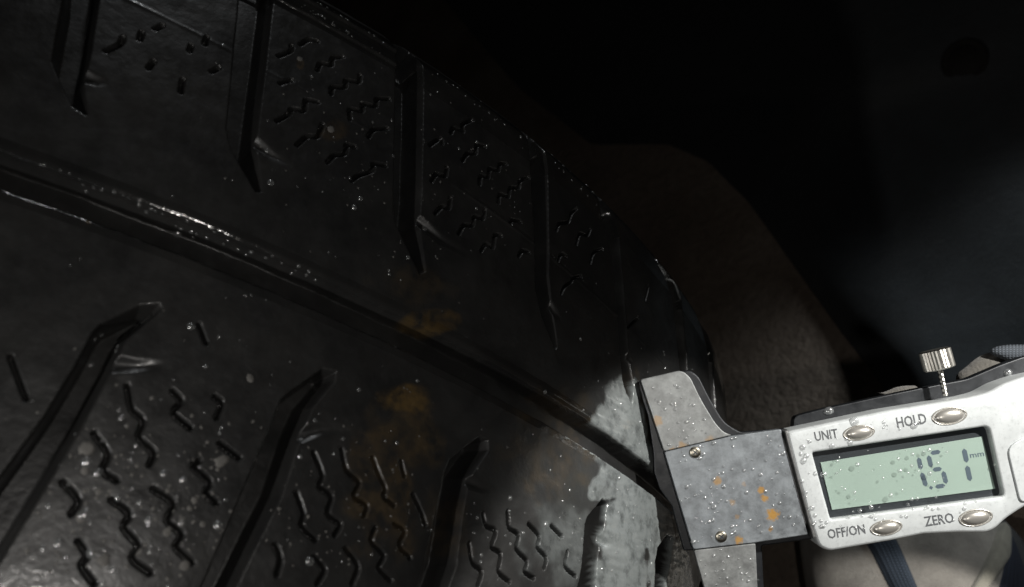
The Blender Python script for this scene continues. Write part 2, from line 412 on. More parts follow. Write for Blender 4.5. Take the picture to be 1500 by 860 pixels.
# centre groove, edges slightly ragged
sd = np.abs(QQ + 0.15) - 3.75 + 0.45 * wob
depth = np.maximum(depth, wall(sd, 5.6, 1.5))
ch = np.clip(1.0 - (QQ - 3.5 + 0.25 * wob) / 1.0, 0, 1) * (QQ > 2.5); depth = np.maximum(depth, 0.50 * ch)   # upper lip worn to a narrow chamfer
floor_bar = 0.4 * vnoise(AA, QQ, 9, 5)
depth -= np.where(depth > 4.8, floor_bar, 0)
# thin moulded line round the upper blocks, slight waviness of the worn top
ridge_q = 47.2 + 0.331 * (np.degrees(AA / (R * 1000)) + 16.55)
top = np.clip(1 - depth / 1.0, 0, 1)
depth -= 0.22 * np.exp(-((QQ - ridge_q) / 0.35) ** 2) * top * np.clip(vnoise(AA, QQ, 6, 12) * 2 - 0.35, 0, 1)
depth += top * ((vnoise(AA, QQ, 14, 3) - 0.5) * 0.30 + (vnoise(AA, QQ, 3.2, 4) - 0.5) * 0.07 + (vnoise(AA, QQ, 1.1, 6) - 0.5) * 0.025)
depth += 0.55 * np.exp(-((np.abs(QQ) - Wm - 9.0) / 0.6) ** 2)    # line along the shoulder

wet = 1.4 * np.exp(-((depth - 0.5) / 0.7) ** 2) * ((np.abs(QQ) < 6) | (np.abs(QQ - Wm) < 6))
dg = np.degrees(AA / (R * 1000)); blk = ((dg < -18.0) & (dg > -25.7)).astype(np.float32)
for rq in (Wm + 0.3, Wm - 4.0):
    e_ = np.exp(-((QQ - rq + 0.25 * wob) / 0.42) ** 2) * blk * top; depth -= 0.65 * e_; wet = np.maximum(wet, np.clip(e_ * 2, 0, 1))
wet = wet.astype(np.float32)
# mud stains (own outline) and pale patches painted in for wet glare
def px_mask(blobs, seed, soft=0.45, na=0.7):
    m = np.zeros((NA, NQ), np.float32)
    for (x, y, rx, ry, am) in blobs:
        c = tread_inv(x, y)
        if c is None: continue
        ex = tread_inv(x + rx, y); ey = tread_inv(x, y + ry)
        B = np.array([[ex[0] - c[0], ey[0] - c[0]], [ex[1] - c[1], ey[1] - c[1]]]); Bi = np.linalg.inv(B)
        dx, dy = AA - c[0], QQ - c[1]
        e = np.hypot(Bi[0, 0] * dx + Bi[0, 1] * dy, Bi[1, 0] * dx + Bi[1, 1] * dy) + (vnoise(AA, QQ, 4.0, seed) - 0.5) * na + (vnoise(AA, QQ, 1.3, seed + 1) - 0.5) * 0.25 * na
        m = np.maximum(m, am * smooth((1.05 - e) / soft))
    return m
stain = px_mask([(588, 585, 40, 26, 1.0), (600, 640, 55, 60, 0.45), (560, 715, 55, 110, 0.4), (638, 470, 38, 18, 0.7), (490, 190, 22, 16, 0.25), (130, 322, 5, 8, 0.9), (606, 420, 60, 30, 0.18), (440, 92, 5, 9, 0.6), (930, 600, 30, 60, 0.25), (820, 640, 70, 90, 0.25), (660, 760, 40, 70, 0.15)], 21)
painted_glare = px_mask([(914, 618, 34, 60, 1.0), (940, 690, 45, 45, 1.0), (960, 740, 50, 80, 1.0), (925, 770, 40, 60, 1.0), (912, 840, 38, 60, 0.9), (893, 715, 30, 20, 0.85), (985, 740, 30, 90, 1.0), (985, 850, 30, 60, 1.0)] + [(838 + 12 * i, 641 + 7.4 * i, 9, 3, 1.0) for i in range(12)], 31, 0.22, 0.55)  # painted glare by the jaw, and painted highlight along the lower groove lip
painted_glare = np.maximum(painted_glare, px_mask([(822, 800, 52, 75, 0.4), (840, 760, 30, 30, 0.3)], 51, 0.9, 0.9))
painted_glare *= smooth((1.8 - depth) / 1.0)
depth += painted_glare * ((vnoise(QQ * 2.2 + AA * 0.3, AA * 0.55, 2.6, 41) - 0.5) * 0.26 + (vnoise(QQ * 2.6, AA * 0.8, 1.1, 42) - 0.5) * 0.05)


# surface positions: displace along the profile normal
dS = np.gradient(S_, Q); dR = np.gradient(Rr, Q); nl = np.hypot(dS, dR); nS, nR = -dR / nl, dS / nl
s3 = S_[None, :] - depth * nS[None, :]; r3 = Rr[None, :] - depth * nR[None, :]
th = AA / (R * 1000)
LOC = np.stack([s3, r3 * np.sin(th), r3 * np.cos(th)], -1) / 1000.0
VIEW = LOC @ M.T + TC
WORLD = w(VIEW)
du = np.gradient(WORLD, axis=0); dv = np.gradient(WORLD, axis=1)
NRM = np.cross(dv, du); NRM /= np.linalg.norm(NRM, axis=-1, keepdims=True) + 1e-12
cz = w(TC)
sgn = np.sign(((WORLD - cz) * NRM).sum(-1).mean()); NRM *= sgn

# ---- split the sheet into blocks, ribs and groove floor
qi = 0.5 * (Q[:-1] + Q[1:]); ai = 0.5 * (A[:-1] + A[1:])
region = np.zeros((NA - 1, NQ - 1), np.int32)
def midline(P):                                              # arc position of a groove's middle as a function of q
    qs = np.linspace(P[:, 1].min(), P[:, 1].max(), 60); mid = []
    for qv in qs:
        xs = []
        for i in range(len(P)):
            a, b = P[i], P[(i + 1) % len(P)]
            if (a[1] - qv) * (b[1] - qv) <= 0 and abs(a[1] - b[1]) > 1e-6: xs.append(a[0] + (qv - a[1]) / (b[1] - a[1]) * (b[0] - a[0]))
        mid.append(0.5 * (min(xs) + max(xs)) if xs else np.nan)
    mid = np.array(mid); ok = ~np.isnan(mid)
    return np.interp(qi, qs[ok], mid[ok])
UB, LB = 15.6, -14.6
up_m = sorted((midline(P) for P in UPI), key=lambda m: m.mean()); lo_m = sorted((midline(P) for P in LOI), key=lambda m: m.mean())
cu = sum((ai[:, None] > m[None, :]).astype(int) for m in up_m); cl = sum((ai[:, None] > m[None, :]).astype(int) for m in lo_m)
QI = np.broadcast_to(qi[None, :], cu.shape)
region = np.where(QI > UB, 10 + cu, np.where(QI < LB, 40 + cl, np.where(QI > 2.2, 1, np.where(QI < -2.5, 2, 3))))

tyre_base = w(TC - UP * R)
tyre = empty('car_tyre', tyre_base, 'black wet car tyre with cross grooves and zigzag sipes, filling the left side', 'tyre')
bl = root_loc(tyre)
def sheet_part(name, ids, label=None):
    I, J = np.where(np.isin(region, ids))
    if len(I) == 0: return None
    quad = np.stack([I * NQ + J, (I + 1) * NQ + J, (I + 1) * NQ + J + 1, I * NQ + J + 1], 1)
    if sgn < 0: pass
    uniq, inv_ = np.unique(quad.ravel(), return_inverse=True); inv_ = inv_.reshape(-1, 4).astype(np.int32)
    V = (WORLD.reshape(-1, 3)[uniq] - bl).astype(np.float32); Nn = NRM.reshape(-1, 3)[uniq]
    # orientation
    e1 = V[inv_[0, 1]] - V[inv_[0, 0]]; e2 = V[inv_[0, 3]] - V[inv_[0, 0]]
    if np.dot(np.cross(e1, e2), Nn[inv_[0, 0]]) < 0: inv_ = inv_[:, ::-1].copy()
    me = bpy.data.meshes.new(name); nf = len(inv_)
    me.vertices.add(len(uniq)); me.vertices.foreach_set('co', V.ravel())
    me.loops.add(nf * 4); me.loops.foreach_set('vertex_index', inv_.ravel())
    me.polygons.add(nf); me.polygons.foreach_set('loop_start', np.arange(0, nf * 4, 4, dtype=np.int32))
    me.update(calc_edges=True); me.validate()
    me.polygons.foreach_set('use_smooth', np.ones(nf, bool))
    me.normals_split_custom_set_from_vertices(Nn.tolist())
    for an, arr in (('stain', stain), ('painted_glare', painted_glare), ('wet', wet)):
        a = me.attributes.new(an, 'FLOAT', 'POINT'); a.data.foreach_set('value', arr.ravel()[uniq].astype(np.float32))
    me.materials.append(RUB)
    o = link(bpy.data.objects.new(name, me)); o.parent = tyre
    if label: o['label'] = label
    return o
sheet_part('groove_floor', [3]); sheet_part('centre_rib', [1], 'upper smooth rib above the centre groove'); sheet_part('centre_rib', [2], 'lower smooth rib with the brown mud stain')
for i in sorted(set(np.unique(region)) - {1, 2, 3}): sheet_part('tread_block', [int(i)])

# the rest of the tyre: coarse ring round the back, and both sidewalls
def ring_part(name, qs, a_start, a_end, na):
    qs = np.asarray(qs, float); s, r = profile(qs)
    dd = np.where(np.abs(qs) < 3.3, 5.4, 0.0); r = r - dd
    aa = np.linspace(a_start, a_end, na); th = aa[:, None] + 0 * s[None, :]
    P = np.stack([np.broadcast_to(s, th.shape), r * np.sin(th), r * np.cos(th)], -1) / 1000
    V = w(P @ M.T + TC).reshape(-1, 3); nq = len(qs)
    f = [(i * nq + j, i * nq + j + 1, (i + 1) * nq + j + 1, (i + 1) * nq + j) for i in range(na - 1) for j in range(nq - 1)]
    return mesh_obj(name, V, f, RUB, tyre, smooth=True)
qb = [-112, -100, -90, -82, -76, -73, -71, -60, -40, -20, -4.6, -3.2, 3.2, 4.6, 20, 40, 60, 71, 73, 76, 82, 90, 100, 109.5]
ring_part('tread_ring', qb, A[-1] / (R * 1000), 2 * math.pi + A[0] / (R * 1000), 160)
ring_part('sidewall', np.linspace(109.5, 190, 14), -math.pi, math.pi, 200)
ring_part('sidewall', np.linspace(-190, -112, 14), -math.pi, math.pi, 200)

# ------------------------------------------------------------------ water on the tyre
def domes(items, name, mat, label, cat, group=None, kind='stuff', flat=0.5, seg=8, jag=0.1):
    V = []; Fc = []
    for P, n, r in items:
        n = np.asarray(n); t = np.cross(n, [0.3, 0.5, 0.8]); t /= np.linalg.norm(t); b = np.cross(n, t)
        k = len(V); ell = 0.8 + 0.5 * random.random(); ph0 = random.random() * 6.28
        for ring, (cr, h) in enumerate(((1.0, -0.1), (0.82, 0.55), (0.45, 0.9))):
            for i in range(seg):
                a = ph0 + i * 2 * math.pi / seg
                rr = r * cr * (1 + (jag * random.uniform(-1, 1) if ring < 2 else 0))
                V.append(P + t * (rr * math.cos(a) * ell) + b * (rr * math.sin(a)) + n * (h * r * flat))
        V.append(P + n * r * flat)
        for ring in (0, 1):
            for i in range(seg):
                j = (i + 1) % seg; Fc.append((k + ring * seg + i, k + ring * seg + j, k + (ring + 1) * seg + j, k + (ring + 1) * seg + i))
        for i in range(seg): Fc.append((k + 2 * seg + i, k + 2 * seg + (i + 1) % seg, k + 3 * seg))
    o = mesh_obj(name, np.array(V), Fc, mat, smooth=True)
    return tag(o, label, cat, group, kind)
def surf(a, q):
    i = int(np.clip(round((a - A0) / DA), 1, NA - 2)); j = int(np.clip(np.searchsorted(Q, q), 1, NQ - 2))
    return WORLD[i, j], NRM[i, j], depth[i, j]
drops = []
def scatter(cx, cy, rx, ry, n, rmin, rmax):
    for _ in range(n):
        c = tread_inv(random.gauss(cx, rx), random.gauss(cy, ry))
        if c is None or not (A0 + 2 < c[0] < A1 - 2): continue
        P, nn, d = surf(*c)
        if d > 1.5: continue
        drops.append((P, nn, random.uniform(rmin, rmax) * (0.5 + random.random() ** 3) / 1000))
scatter(160, 720, 110, 90, 90, 0.25, 0.8); scatter(450, 730, 120, 90, 50, 0.2, 0.5); scatter(700, 760, 90, 70, 50, 0.2, 0.5)
scatter(500, 180, 160, 110, 60, 0.2, 0.5); scatter(800, 300, 140, 120, 50, 0.2, 0.45); scatter(930, 680, 40, 110, 220, 0.12, 0.4); scatter(600, 450, 220, 120, 40, 0.2, 0.4)
# beads along the edges that catch the light
for (x0, y0, x1, y1, n) in ((60, 238, 470, 405, 45), (430, 0, 560, 80, 20), (466, 0, 578, 74, 20), (617, 89, 775, 212, 15), (840, 640, 985, 730, 20), (795, 222, 880, 305, 12)):
    for _ in range(n):
        t = random.random(); c = tread_inv(x0 + (x1 - x0) * t + random.gauss(0, 1.5), y0 + (y1 - y0) * t + random.gauss(0, 1.5))
        if c is None: continue
        P, nn, d = surf(*c); drops.append((P, nn, random.uniform(0.15, 0.4) / 1000))
for (x, y, r) in ((269, 328, 1.0), (626, 333, 0.7), (143, 487, 0.5), (154, 480, 0.5), (140, 520, 0.5), (178, 500, 0.4), (176, 507, 0.4), (133, 812, 1.0), (598, 818, 0.6), (742, 145, 0.5), (988, 422, 0.6), (800, 575, 0.6)):
    c = tread_inv(x, y); P, nn, d = surf(*c); drops.append((P, nn, r / 1000))
domes(drops, 'water_droplets', DROP, 'clear water droplets and beads scattered over the tyre tread', 'water drops')
# dried pale mud specks
SPECK = m_simple('dried_mud', (0.11, 0.105, 0.097), 0.8, 0, 500, 0.4, 0.3)
specks = []
def sp(x, y, r):
    c = tread_inv(x, y)
    if c is None or not (A0 + 2 < c[0] < A1 - 2): return
    P, nn, d = surf(*c)
    if d < 1.2: specks.append((P, nn, 0.72 * r / 1000))
for x, y, r in ((129, 657, 1.7), (124, 690, 1.1), (323, 677, 1.7), (303, 717, 1.1), (285, 733, 0.9), (243, 780, 1.0), (365, 555, 1.1), (266, 765, 0.9), (297, 770, 0.7), (272, 830, 1.3), (152, 822, 1.3), (277, 747, 0.8), (118, 760, 1.0), (204, 810, 1.1), (145, 720, 0.8), (485, 190, 1.1), (440, 88, 0.9)): sp(x, y, r)
for _ in range(170): sp(random.gauss(210, 110), random.gauss(730, 90), random.uniform(0.15, 0.55))
for _ in range(110): sp(random.gauss(480, 120), random.gauss(740, 80), random.uniform(0.12, 0.4))
for _ in range(90): sp(random.gauss(560, 160), random.gauss(250, 90), random.uniform(0.12, 0.4))
domes(specks, 'mud_specks', SPECK, 'pale dried mud specks stuck on the tread blocks', 'mud specks', flat=0.25, jag=0.38)

# ------------------------------------------------------------------ caliper
CU = np.array([0.9852, 0.1629, 0.0585]); CU /= np.linalg.norm(CU)
CVd = np.array([0.14, -0.982, 0.10]); CVd -= CU * (CVd @ CU); CVd /= np.linalg.norm(CVd)
CN = np.cross(CVd, CU)
if CN[2] < 0: CN = -CN
CO = ray(1150, 700) * 0.262
def cp(px, py, off=0.0):                                     # pixel -> camera-frame point on the plane `off` metres in front of the face plane
    d = ray(px, py); o = CO + CN * off; t = (o @ CN) / (d @ CN); return d * t
def cuv(P): D = np.asarray(P) - CO; return np.stack([D @ CU, -(D @ CVd)], -1)
def plane_pt(u, v, off): return CO + CU * u - CVd * v + CN * off
def px2uv(px, py, off=0.0): return cuv(cp(px, py, off))

cal = empty('digital_caliper', w(cp(1180, 700, -0.012)), 'silver digital caliper with a green screen reading 1.51 mm, held against the tyre', 'caliper')
def round_poly(P, rad, seg=4):
    P = [np.asarray(p, float) for p in P]; out = []; n = len(P)
    for i in range(n):
        r = rad[i] if isinstance(rad, (list, tuple)) else rad
        a, b, c = P[i - 1], P[i], P[(i + 1) % n]
        if r <= 0: out.append(b); continue
        d1 = (a - b); d2 = (c - b); l1 = np.linalg.norm(d1); l2 = np.linalg.norm(d2); k = min(r, l1 * 0.45, l2 * 0.45)
        p0 = b + d1 / l1 * k; p1 = b + d2 / l2 * k
        for j in range(seg + 1):
            t = j / seg; out.append((1 - t) ** 2 * p0 + 2 * t * (1 - t) * b + t * t * p1)
    return out
def offset_poly(P, d):                                       # inward for counter-clockwise
    P = np.array(P); n = len(P); A_ = 0.5 * sum(P[i][0] * P[(i + 1) % n][1] - P[(i + 1) % n][0] * P[i][1] for i in range(n)); s = 1 if A_ > 0 else -1
    out = []
    for i in range(n):
        e1 = P[i] - P[i - 1]; e2 = P[(i + 1) % n] - P[i]; e1 /= np.linalg.norm(e1) + 1e-12; e2 /= np.linalg.norm(e2) + 1e-12
        n1 = np.array([-e1[1], e1[0]]) * s; n2 = np.array([-e2[1], e2[0]]) * s; m = n1 + n2; m /= np.linalg.norm(m) + 1e-9
        k = d / max(0.4, m @ n1); out.append(P[i] + m * k)
    return np.array(out)
def slab(name, uvp, top, thick, mat, parent, bevel=0.0004, hole=None, holebev=0.0006, holedepth=None, bev_seg=3):
    """A plate in the caliper plane: outline in (u,v) metres, rounded front rim; optional hole of the same frame."""
    P = np.array(uvp)
    loops = []
    for k in range(bev_seg + 1):
        a = k / bev_seg * math.pi / 2
        loops.append((offset_poly(P, bevel * (1 - math.sin(a))), top - bevel * (1 - math.cos(a))))
    loops = loops[::-1]   # outermost first? order: side -> front
    # build: back, side lower, bevel up to the front
    seq = [(P, top - thick)] + [(offset_poly(P, bevel * (1 - math.cos(k / bev_seg * math.pi / 2))), top - bevel * (1 - math.sin(k / bev_seg * math.pi / 2))) for k in range(bev_seg + 1)]
    V = []; UVs = []; Fc = []; n = len(P)
    for poly, off in seq:
        for q in poly: V.append(plane_pt(q[0], q[1], off)); UVs.append(q)
    for k in range(len(seq) - 1):
        for i in range(n):
            j = (i + 1) % n; Fc.append((k * n + i, k * n + j, (k + 1) * n + j, (k + 1) * n + i))
    Fc.append(tuple(range(n))[::-1])
    top_i = (len(seq) - 1) * n
    if hole is None:
        Fc.append(tuple(range(top_i, top_i + n)))
    import bmesh
    bm = bmesh.new(); vs = [bm.verts.new(w(v)) for v in V]; bm.verts.index_update()
    for f in Fc:
        try: bm.faces.new([vs[i] for i in f])
        except ValueError: pass
    allu = list(UVs)
    if hole is not None:
        hloops = []
        Hh = np.array(hole); m = len(Hh)
        hd = holedepth if holedepth is not None else thick
        for k in range(bev_seg + 1):
            a = k / bev_seg * math.pi / 2
            hloops.append((offset_poly(Hh, -holebev * (1 - math.sin(a))), top - holebev * (1 - math.cos(a))))
        hloops.append((Hh, top - hd))
        ids = []
        for poly, off in hloops:
            r = []
            for q in poly: v = bm.verts.new(w(plane_pt(q[0], q[1], off))); r.append(v); allu.append(q)
            ids.append(r)
        for k in range(len(ids) - 1):
            for i in range(m):
                j = (i + 1) % m; bm.faces.new([ids[k][i], ids[k][j], ids[k + 1][j], ids[k + 1][i]])
        # front face between outline and hole
        eds = []
        for ring in ([vs[top_i + i] for i in range(n)], ids[0]):
            for i in range(len(ring)):
                a, b = ring[i], ring[(i + 1) % len(ring)]
                e = bm.edges.get([a, b]) or bm.edges.new([a, b]); eds.append(e)
        bmesh.ops.triangle_fill(bm, edges=eds, use_beauty=True, use_dissolve=False)
    bmesh.ops.remove_doubles(bm, verts=[], dist=1e-9)
    bmesh.ops.recalc_face_normals(bm, faces=bm.faces[:])
    bmesh.ops.triangulate(bm, faces=[f for f in bm.faces if len(f.verts) > 4])
    me = bpy.data.meshes.new(name); bl_ = root_loc(parent)
    bm.verts.index_update()
    bmesh.ops.translate(bm, verts=bm.verts[:], vec=Vector(-bl_))
    bm.to_mesh(me); bm.free()
    lay = me.uv_layers.new(name='plane'); idx = np.empty(len(me.loops), np.int32); me.loops.foreach_get('vertex_index', idx)
    lay.data.foreach_set('uv', np.array(allu, np.float32)[idx].ravel())
    me.polygons.foreach_set('use_smooth', [True] * len(me.polygons))
    me.materials.append(mat)
    try: me.set_sharp_from_angle(angle=math.radians(14))
    except Exception: pass
    o = link(bpy.data.objects.new(name, me)); o.parent = parent; return o
def trace(pts, off): return [px2uv(x, y, off) for x, y in pts]

ALU = m_metal('brushed_silver_housing', (0.58, 0.605, 0.605), 0.36, dark=0.95, scratch=0.15, met=0.25)
rusts = [(1051, 705, 7, .7), (1115, 718, 6, .9), (1120, 730, 6, .9), (1132, 754, 10, 1), (1082, 791, 7, .9), (1129, 775, 4, .8), (1073, 736, 5, .5), (1090, 709, 4, .3), (1080, 757, 4, .4)]
OJ = -0.0016                                                 # front of the jaw plates behind the face plane
rl = [tuple(px2uv(x, y, OJ)) + (r * 0.266 / 1400, am) for x, y, r, am in rusts]
STEEL = m_metal('stained_steel_plate', (0.295, 0.318, 0.335), 0.38, rl, dark=0.55, met=0.55)
rj = [tuple(px2uv(x, y, OJ)) + (r * 0.266 / 1400, am) for x, y, r, am in ((963, 617, 9, .5), (1000, 655, 9, .5), (1040, 645, 8, .4), (985, 660, 6, .5), (1080, 634, 6, .5), (945, 590, 6, .3))]
STEEL2 = m_metal('stained_steel_jaw', (0.33, 0.34, 0.335), 0.4, rj, dark=0.55, met=0.55)
DSTEEL = m_metal('dark_steel_and_jaw_shade', (0.018, 0.020, 0.023), 0.3, dark=0.7, met=0.3)

# upper jaw, cover plate, lower jaw
upj = trace([(938, 556), (999, 542), (1012, 554), (1027, 586), (1048, 620), (1060, 633), (1072, 637.5), (1019, 650.5), (973, 661.3)], OJ)
slab('upper_jaw', round_poly(upj, [0.0007, 0.0016, 0.001, 0.003, 0.003, 0.002, 0.0006, 0, 0.0006]), OJ, 0.0034, STEEL2, cal, bevel=0.00025)
cov = trace([(973.2, 662), (1072, 638.6), (1144, 628.5), (1149, 650), (1184, 783), (1106, 795), (1016, 805)], OJ)
cover = slab('cover_plate', round_poly(cov, [0.0006, 0, 0.0006, 0, 0.0006, 0, 0.0006]), OJ + 0.0001, 0.0034, STEEL, cal, bevel=0.00025)
lwj = trace([(1016.5, 806.2), (1107, 796), (1110, 862), (1118, 960), (1112, 1010), (1093, 1016), (1062, 960), (1032, 862)], OJ)
slab('lower_jaw', round_poly(lwj, [0.0006, 0.0006, 0, 0.002, 0.002, 0.002, 0.002, 0]), OJ - 0.0001, 0.0034, STEEL2, cal, bevel=0.00025)
# second jaw plate lying behind, its edge showing to the right of the upper jaw
rear = trace([(962, 556), (1010, 541), (1024, 552), (1042, 588), (1062, 620), (1085, 633), (1150, 628), (1190, 790), (1116, 800), (1124, 960), (1112, 1000), (1095, 1000), (1070, 960), (1046, 862), (1022, 806)], OJ - 0.005)
slab('sliding_jaw', round_poly(rear, [0.0003, 0.0016, 0.001, 0.003, 0.003, 0.001, 0, 0, 0.0006, 0, .002, .002, .002, 0, 0]), OJ - 0.005, 0.003, DSTEEL, cal)
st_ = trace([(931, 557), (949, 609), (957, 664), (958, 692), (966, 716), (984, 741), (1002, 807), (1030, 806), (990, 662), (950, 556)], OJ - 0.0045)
slab('jaw_shade', st_, OJ - 0.0045, 0.003, DSTEEL, cal)  # dark slab added for the shaded strip along the jaw's left edge
# beam running under the housing
bm_ = trace([(1100, 650), (1600, 570), (1640, 700), (1140, 775)], OJ - 0.0036)
slab('beam', bm_, OJ - 0.0036, 0.0034, m_metal('steel_beam', (0.5, 0.5, 0.5), 0.35), cal)
# end of the slider: thin plates in the gap beside the housing
sl = trace([(1149, 631), (1154, 629.5), (1164, 660), (1196, 787), (1191, 789), (1155, 655)], OJ + 0.001)
slab('slider_edge', sl, OJ + 0.0012, 0.004, m_metal('worn_slider_edge', (0.34, 0.34, 0.335), 0.35), cal)

# housing with the screen opening
OH = 0.0
hs_px = [(1152, 632), (1297, 601.5), (1420, 581.6), (1447, 575), (1469, 562), (1500, 551), (1560, 538), (1640, 530), (1668, 620), (1640, 690), (1560, 712), (1500, 743), (1473.5, 760.6), (1460, 774), (1447, 780.5), (1403, 780.5), (1354, 782.7), (1310, 791.5), (1215, 808), (1199.5, 801), (1184, 754), (1166, 688)]
hs = round_poly(trace(hs_px, OH), [0.0012, 0, 0, 0.002, 0.003, 0.003, 0, 0.004, 0.004, 0.006, 0.004, 0.003, 0.002, 0.002, 0.002, 0, 0, 0, 0.0022, 0.0022, 0, 0])
win_px = [(1190, 663), (1449, 624), (1472, 727), (1217, 761)]
win = round_poly(trace(win_px, OH), [0.0006, 0.0016, 0.0012, 0.0006])
house = slab('housing', hs, OH, 0.0115, ALU, cal, bevel=0.0011, hole=win, holebev=0.0008, holedepth=0.0030, bev_seg=4)
# slider frame of dark steel standing proud above the housing
fr_px = [(1160, 650), (1163, 610), (1200, 600), (1297, 579), (1345, 569), (1417, 555), (1466, 534), (1500, 522), (1600, 505), (1620, 640), (1300, 700)]
slab('slider_frame', round_poly(trace(fr_px, -0.0118), 0.0015), -0.0118, 0.004, DSTEEL, cal)
# screen: dark bezel, green glass, clear window
BEZ = m_simple('dark_screen_bezel', (0.025, 0.03, 0.034), 0.4, 0, 300, 0.2, 0.05)
LCD = m_simple('green_lcd', (0.31, 0.40, 0.345), 0.45, 0, 60, 0.06, 0.02, 0.0001)
bez = trace([(1180, 656), (1460, 614), (1484, 734), (1206, 771)], -0.0029)
screen = slab('screen', bez, -0.0029, 0.001, BEZ, cal, bevel=0.0001)
def flat(name, pts_uv, off, mat, parent, smooth_=False):
    V = [plane_pt(q[0], q[1], off) for q in pts_uv]
    return mesh_obj(name, w(np.array(V)), [tuple(range(len(V)))[::-1]], mat, parent, uv=np.array(pts_uv))
lcd_px = [(1202, 677.5), (1439, 639.5), (1458, 716), (1219, 747)]
slab('display_glass', trace(lcd_px, -0.0026), -0.0026, 0.0003, LCD, screen, bevel=0.00005)
wpane = slab('window_pane', offset_poly(np.array(win), 0.00006), -0.0012, 0.0004, m_window(), cal, bevel=0.0001)
# digits, seven-segment, built as flat bars on the display
SEG = m_simple('lcd_segment', (0.075, 0.105, 0.13), 0.5, 0, 300, 0.1, 0.02)
def bar(p0, p1, wd_):
    a = np.array(px2uv(*p0, -0.0025)); b = np.array(px2uv(*p1, -0.0025)); h = wd_ * 0.266 / 1400 / 2
    d = (b - a) / np.linalg.norm(b - a); n = np.array([-d[1], d[0]])
    return [a, a + d * h + n * h, b - d * h + n * h, b, b - d * h - n * h, a + d * h - n * h]
def segs(name, bars, label):
    V = []; Fc = []; U = []
    for q in bars:
        k = len(V); q = np.array(q); V += [plane_pt(x[0], x[1], -0.00256) for x in q]; U += list(q); Fc.append(tuple(range(k, k + len(q)))[::-1])
    o = mesh_obj(name, w(np.array(V)), Fc, SEG, screen, uv=np.array(U)); o['label'] = label
segs('digit', [bar((1345.5, 670), (1349.5, 688), 6.5), bar((1350, 692), (1357, 713), 6.5)], 'digit 1')
segs('decimal_point', [bar((1361, 715), (1367, 714), 6)], 'decimal point')
segs('digit', [bar((1363, 664), (1378, 661.5), 6), bar((1360, 667), (1364.5, 685), 6.5), bar((1366, 688.5), (1380, 686.5), 6), bar((1381.5, 690), (1386.5, 709), 6.5), bar((1370, 713.5), (1385, 711), 6)], 'digit 5')
segs('digit', [bar((1412, 657), (1416.5, 678), 7), bar((1416.5, 682), (1421.5, 705), 7)], 'digit 1')

def text(body, px, py, size_px, width_px, off, mat, parent, name, label, bold=0.0):
    c = bpy.data.curves.new(name, 'FONT'); c.body = body; c.size = 1.0; c.align_x = 'CENTER'; c.align_y = 'CENTER'; c.fill_mode = 'FRONT'; c.offset = bold; c.resolution_u = 2
    c.materials.append(mat); o = link(bpy.data.objects.new(name, c)); o.parent = parent
    bpy.context.view_layer.update(); wdt = max(o.dimensions.x, 1e-6)
    sc = 0.266 / 1400
    sy = size_px * sc / 0.72; sx = width_px * sc / wdt
    P = w(cp(px, py, off)) - root_loc(parent)
    X = wd(CU); Y = wd(-CVd); Z = wd(CN)
    mm = Matrix(((X[0] * sx, Y[0] * sy, Z[0] * sx, P[0]), (X[1] * sx, Y[1] * sy, Z[1] * sx, P[1]), (X[2] * sx, Y[2] * sy, Z[2] * sx, P[2]), (0, 0, 0, 1)))
    me = bpy.data.meshes.new_from_object(o); me.transform(mm); bpy.data.objects.remove(o); bpy.data.curves.remove(c)
    me.materials.clear(); me.materials.append(mat)
    o = link(bpy.data.objects.new(name, me)); o.parent = parent
    o['label'] = label; return o
INK = m_simple('grey_print', (0.09, 0.095, 0.10), 0.5, 0, 800, 0.3, 0.02)
text('UNIT', 1210, 638, 13.5, 33, OH + 0.00005, INK, house, 'lettering', 'printed word UNIT', 0.018)
text('HOLD', 1335, 617, 15, 42, OH + 0.00005, INK, house, 'lettering', 'printed word HOLD', 0.018)
text('OFF/ON', 1240, 779.5, 13.5, 53, OH + 0.00005, INK, house, 'lettering', 'printed words OFF/ON', 0.018)
text('ZERO', 1376, 762, 14, 41, OH + 0.00005, INK, house, 'lettering', 'printed word ZERO', 0.018)
text('mm', 1431, 666, 8, 20, -0.00256, SEG, screen, 'unit_mark', 'mm on the screen', 0.01)

# buttons: chromed domes in shallow rings
CHR = m_simple('chromed_button', (0.50, 0.48, 0.44), 0.3, 0.65, 120, 0.1, 0.06)
def button(px, py, rx, ry, label):
    c = np.array(px2uv(px, py, OH)); k = 0.266 / 1400; n = 24; V = []; Fc = []
    prof_ = [(1.16, 0.00005), (1.10, 0.0003), (1.02, 0.0002), (0.98, -0.0002), (0.95, 0.0002), (0.80, 0.0007), (0.55, 0.0010), (0.28, 0.00115)]
    for cr, h in prof_:
        for i in range(n):
            a = i * 2 * math.pi / n; V.append(plane_pt(c[0] + rx * k * cr * math.cos(a), c[1] + ry * k * cr * math.sin(a), OH + h))
    V.append(plane_pt(c[0], c[1], OH + 0.0012))
    for r in range(len(prof_) - 1):
        for i in range(n): j = (i + 1) % n; Fc.append((r * n + i, r * n + j, (r + 1) * n + j, (r + 1) * n + i))
    L = (len(prof_) - 1) * n
    for i in range(n): Fc.append((L + i, L + (i + 1) % n, L + n))
    o = mesh_obj('button', w(np.array(V)), Fc, CHR, cal, smooth=True); o['label'] = label
button(1258, 634, 20, 9.5, 'UNIT button'); button(1390.5, 609.5, 22, 11, 'HOLD button'); button(1298, 773, 20, 9.5, 'OFF/ON button'); button(1429, 758.4, 21, 10.5, 'ZERO button')

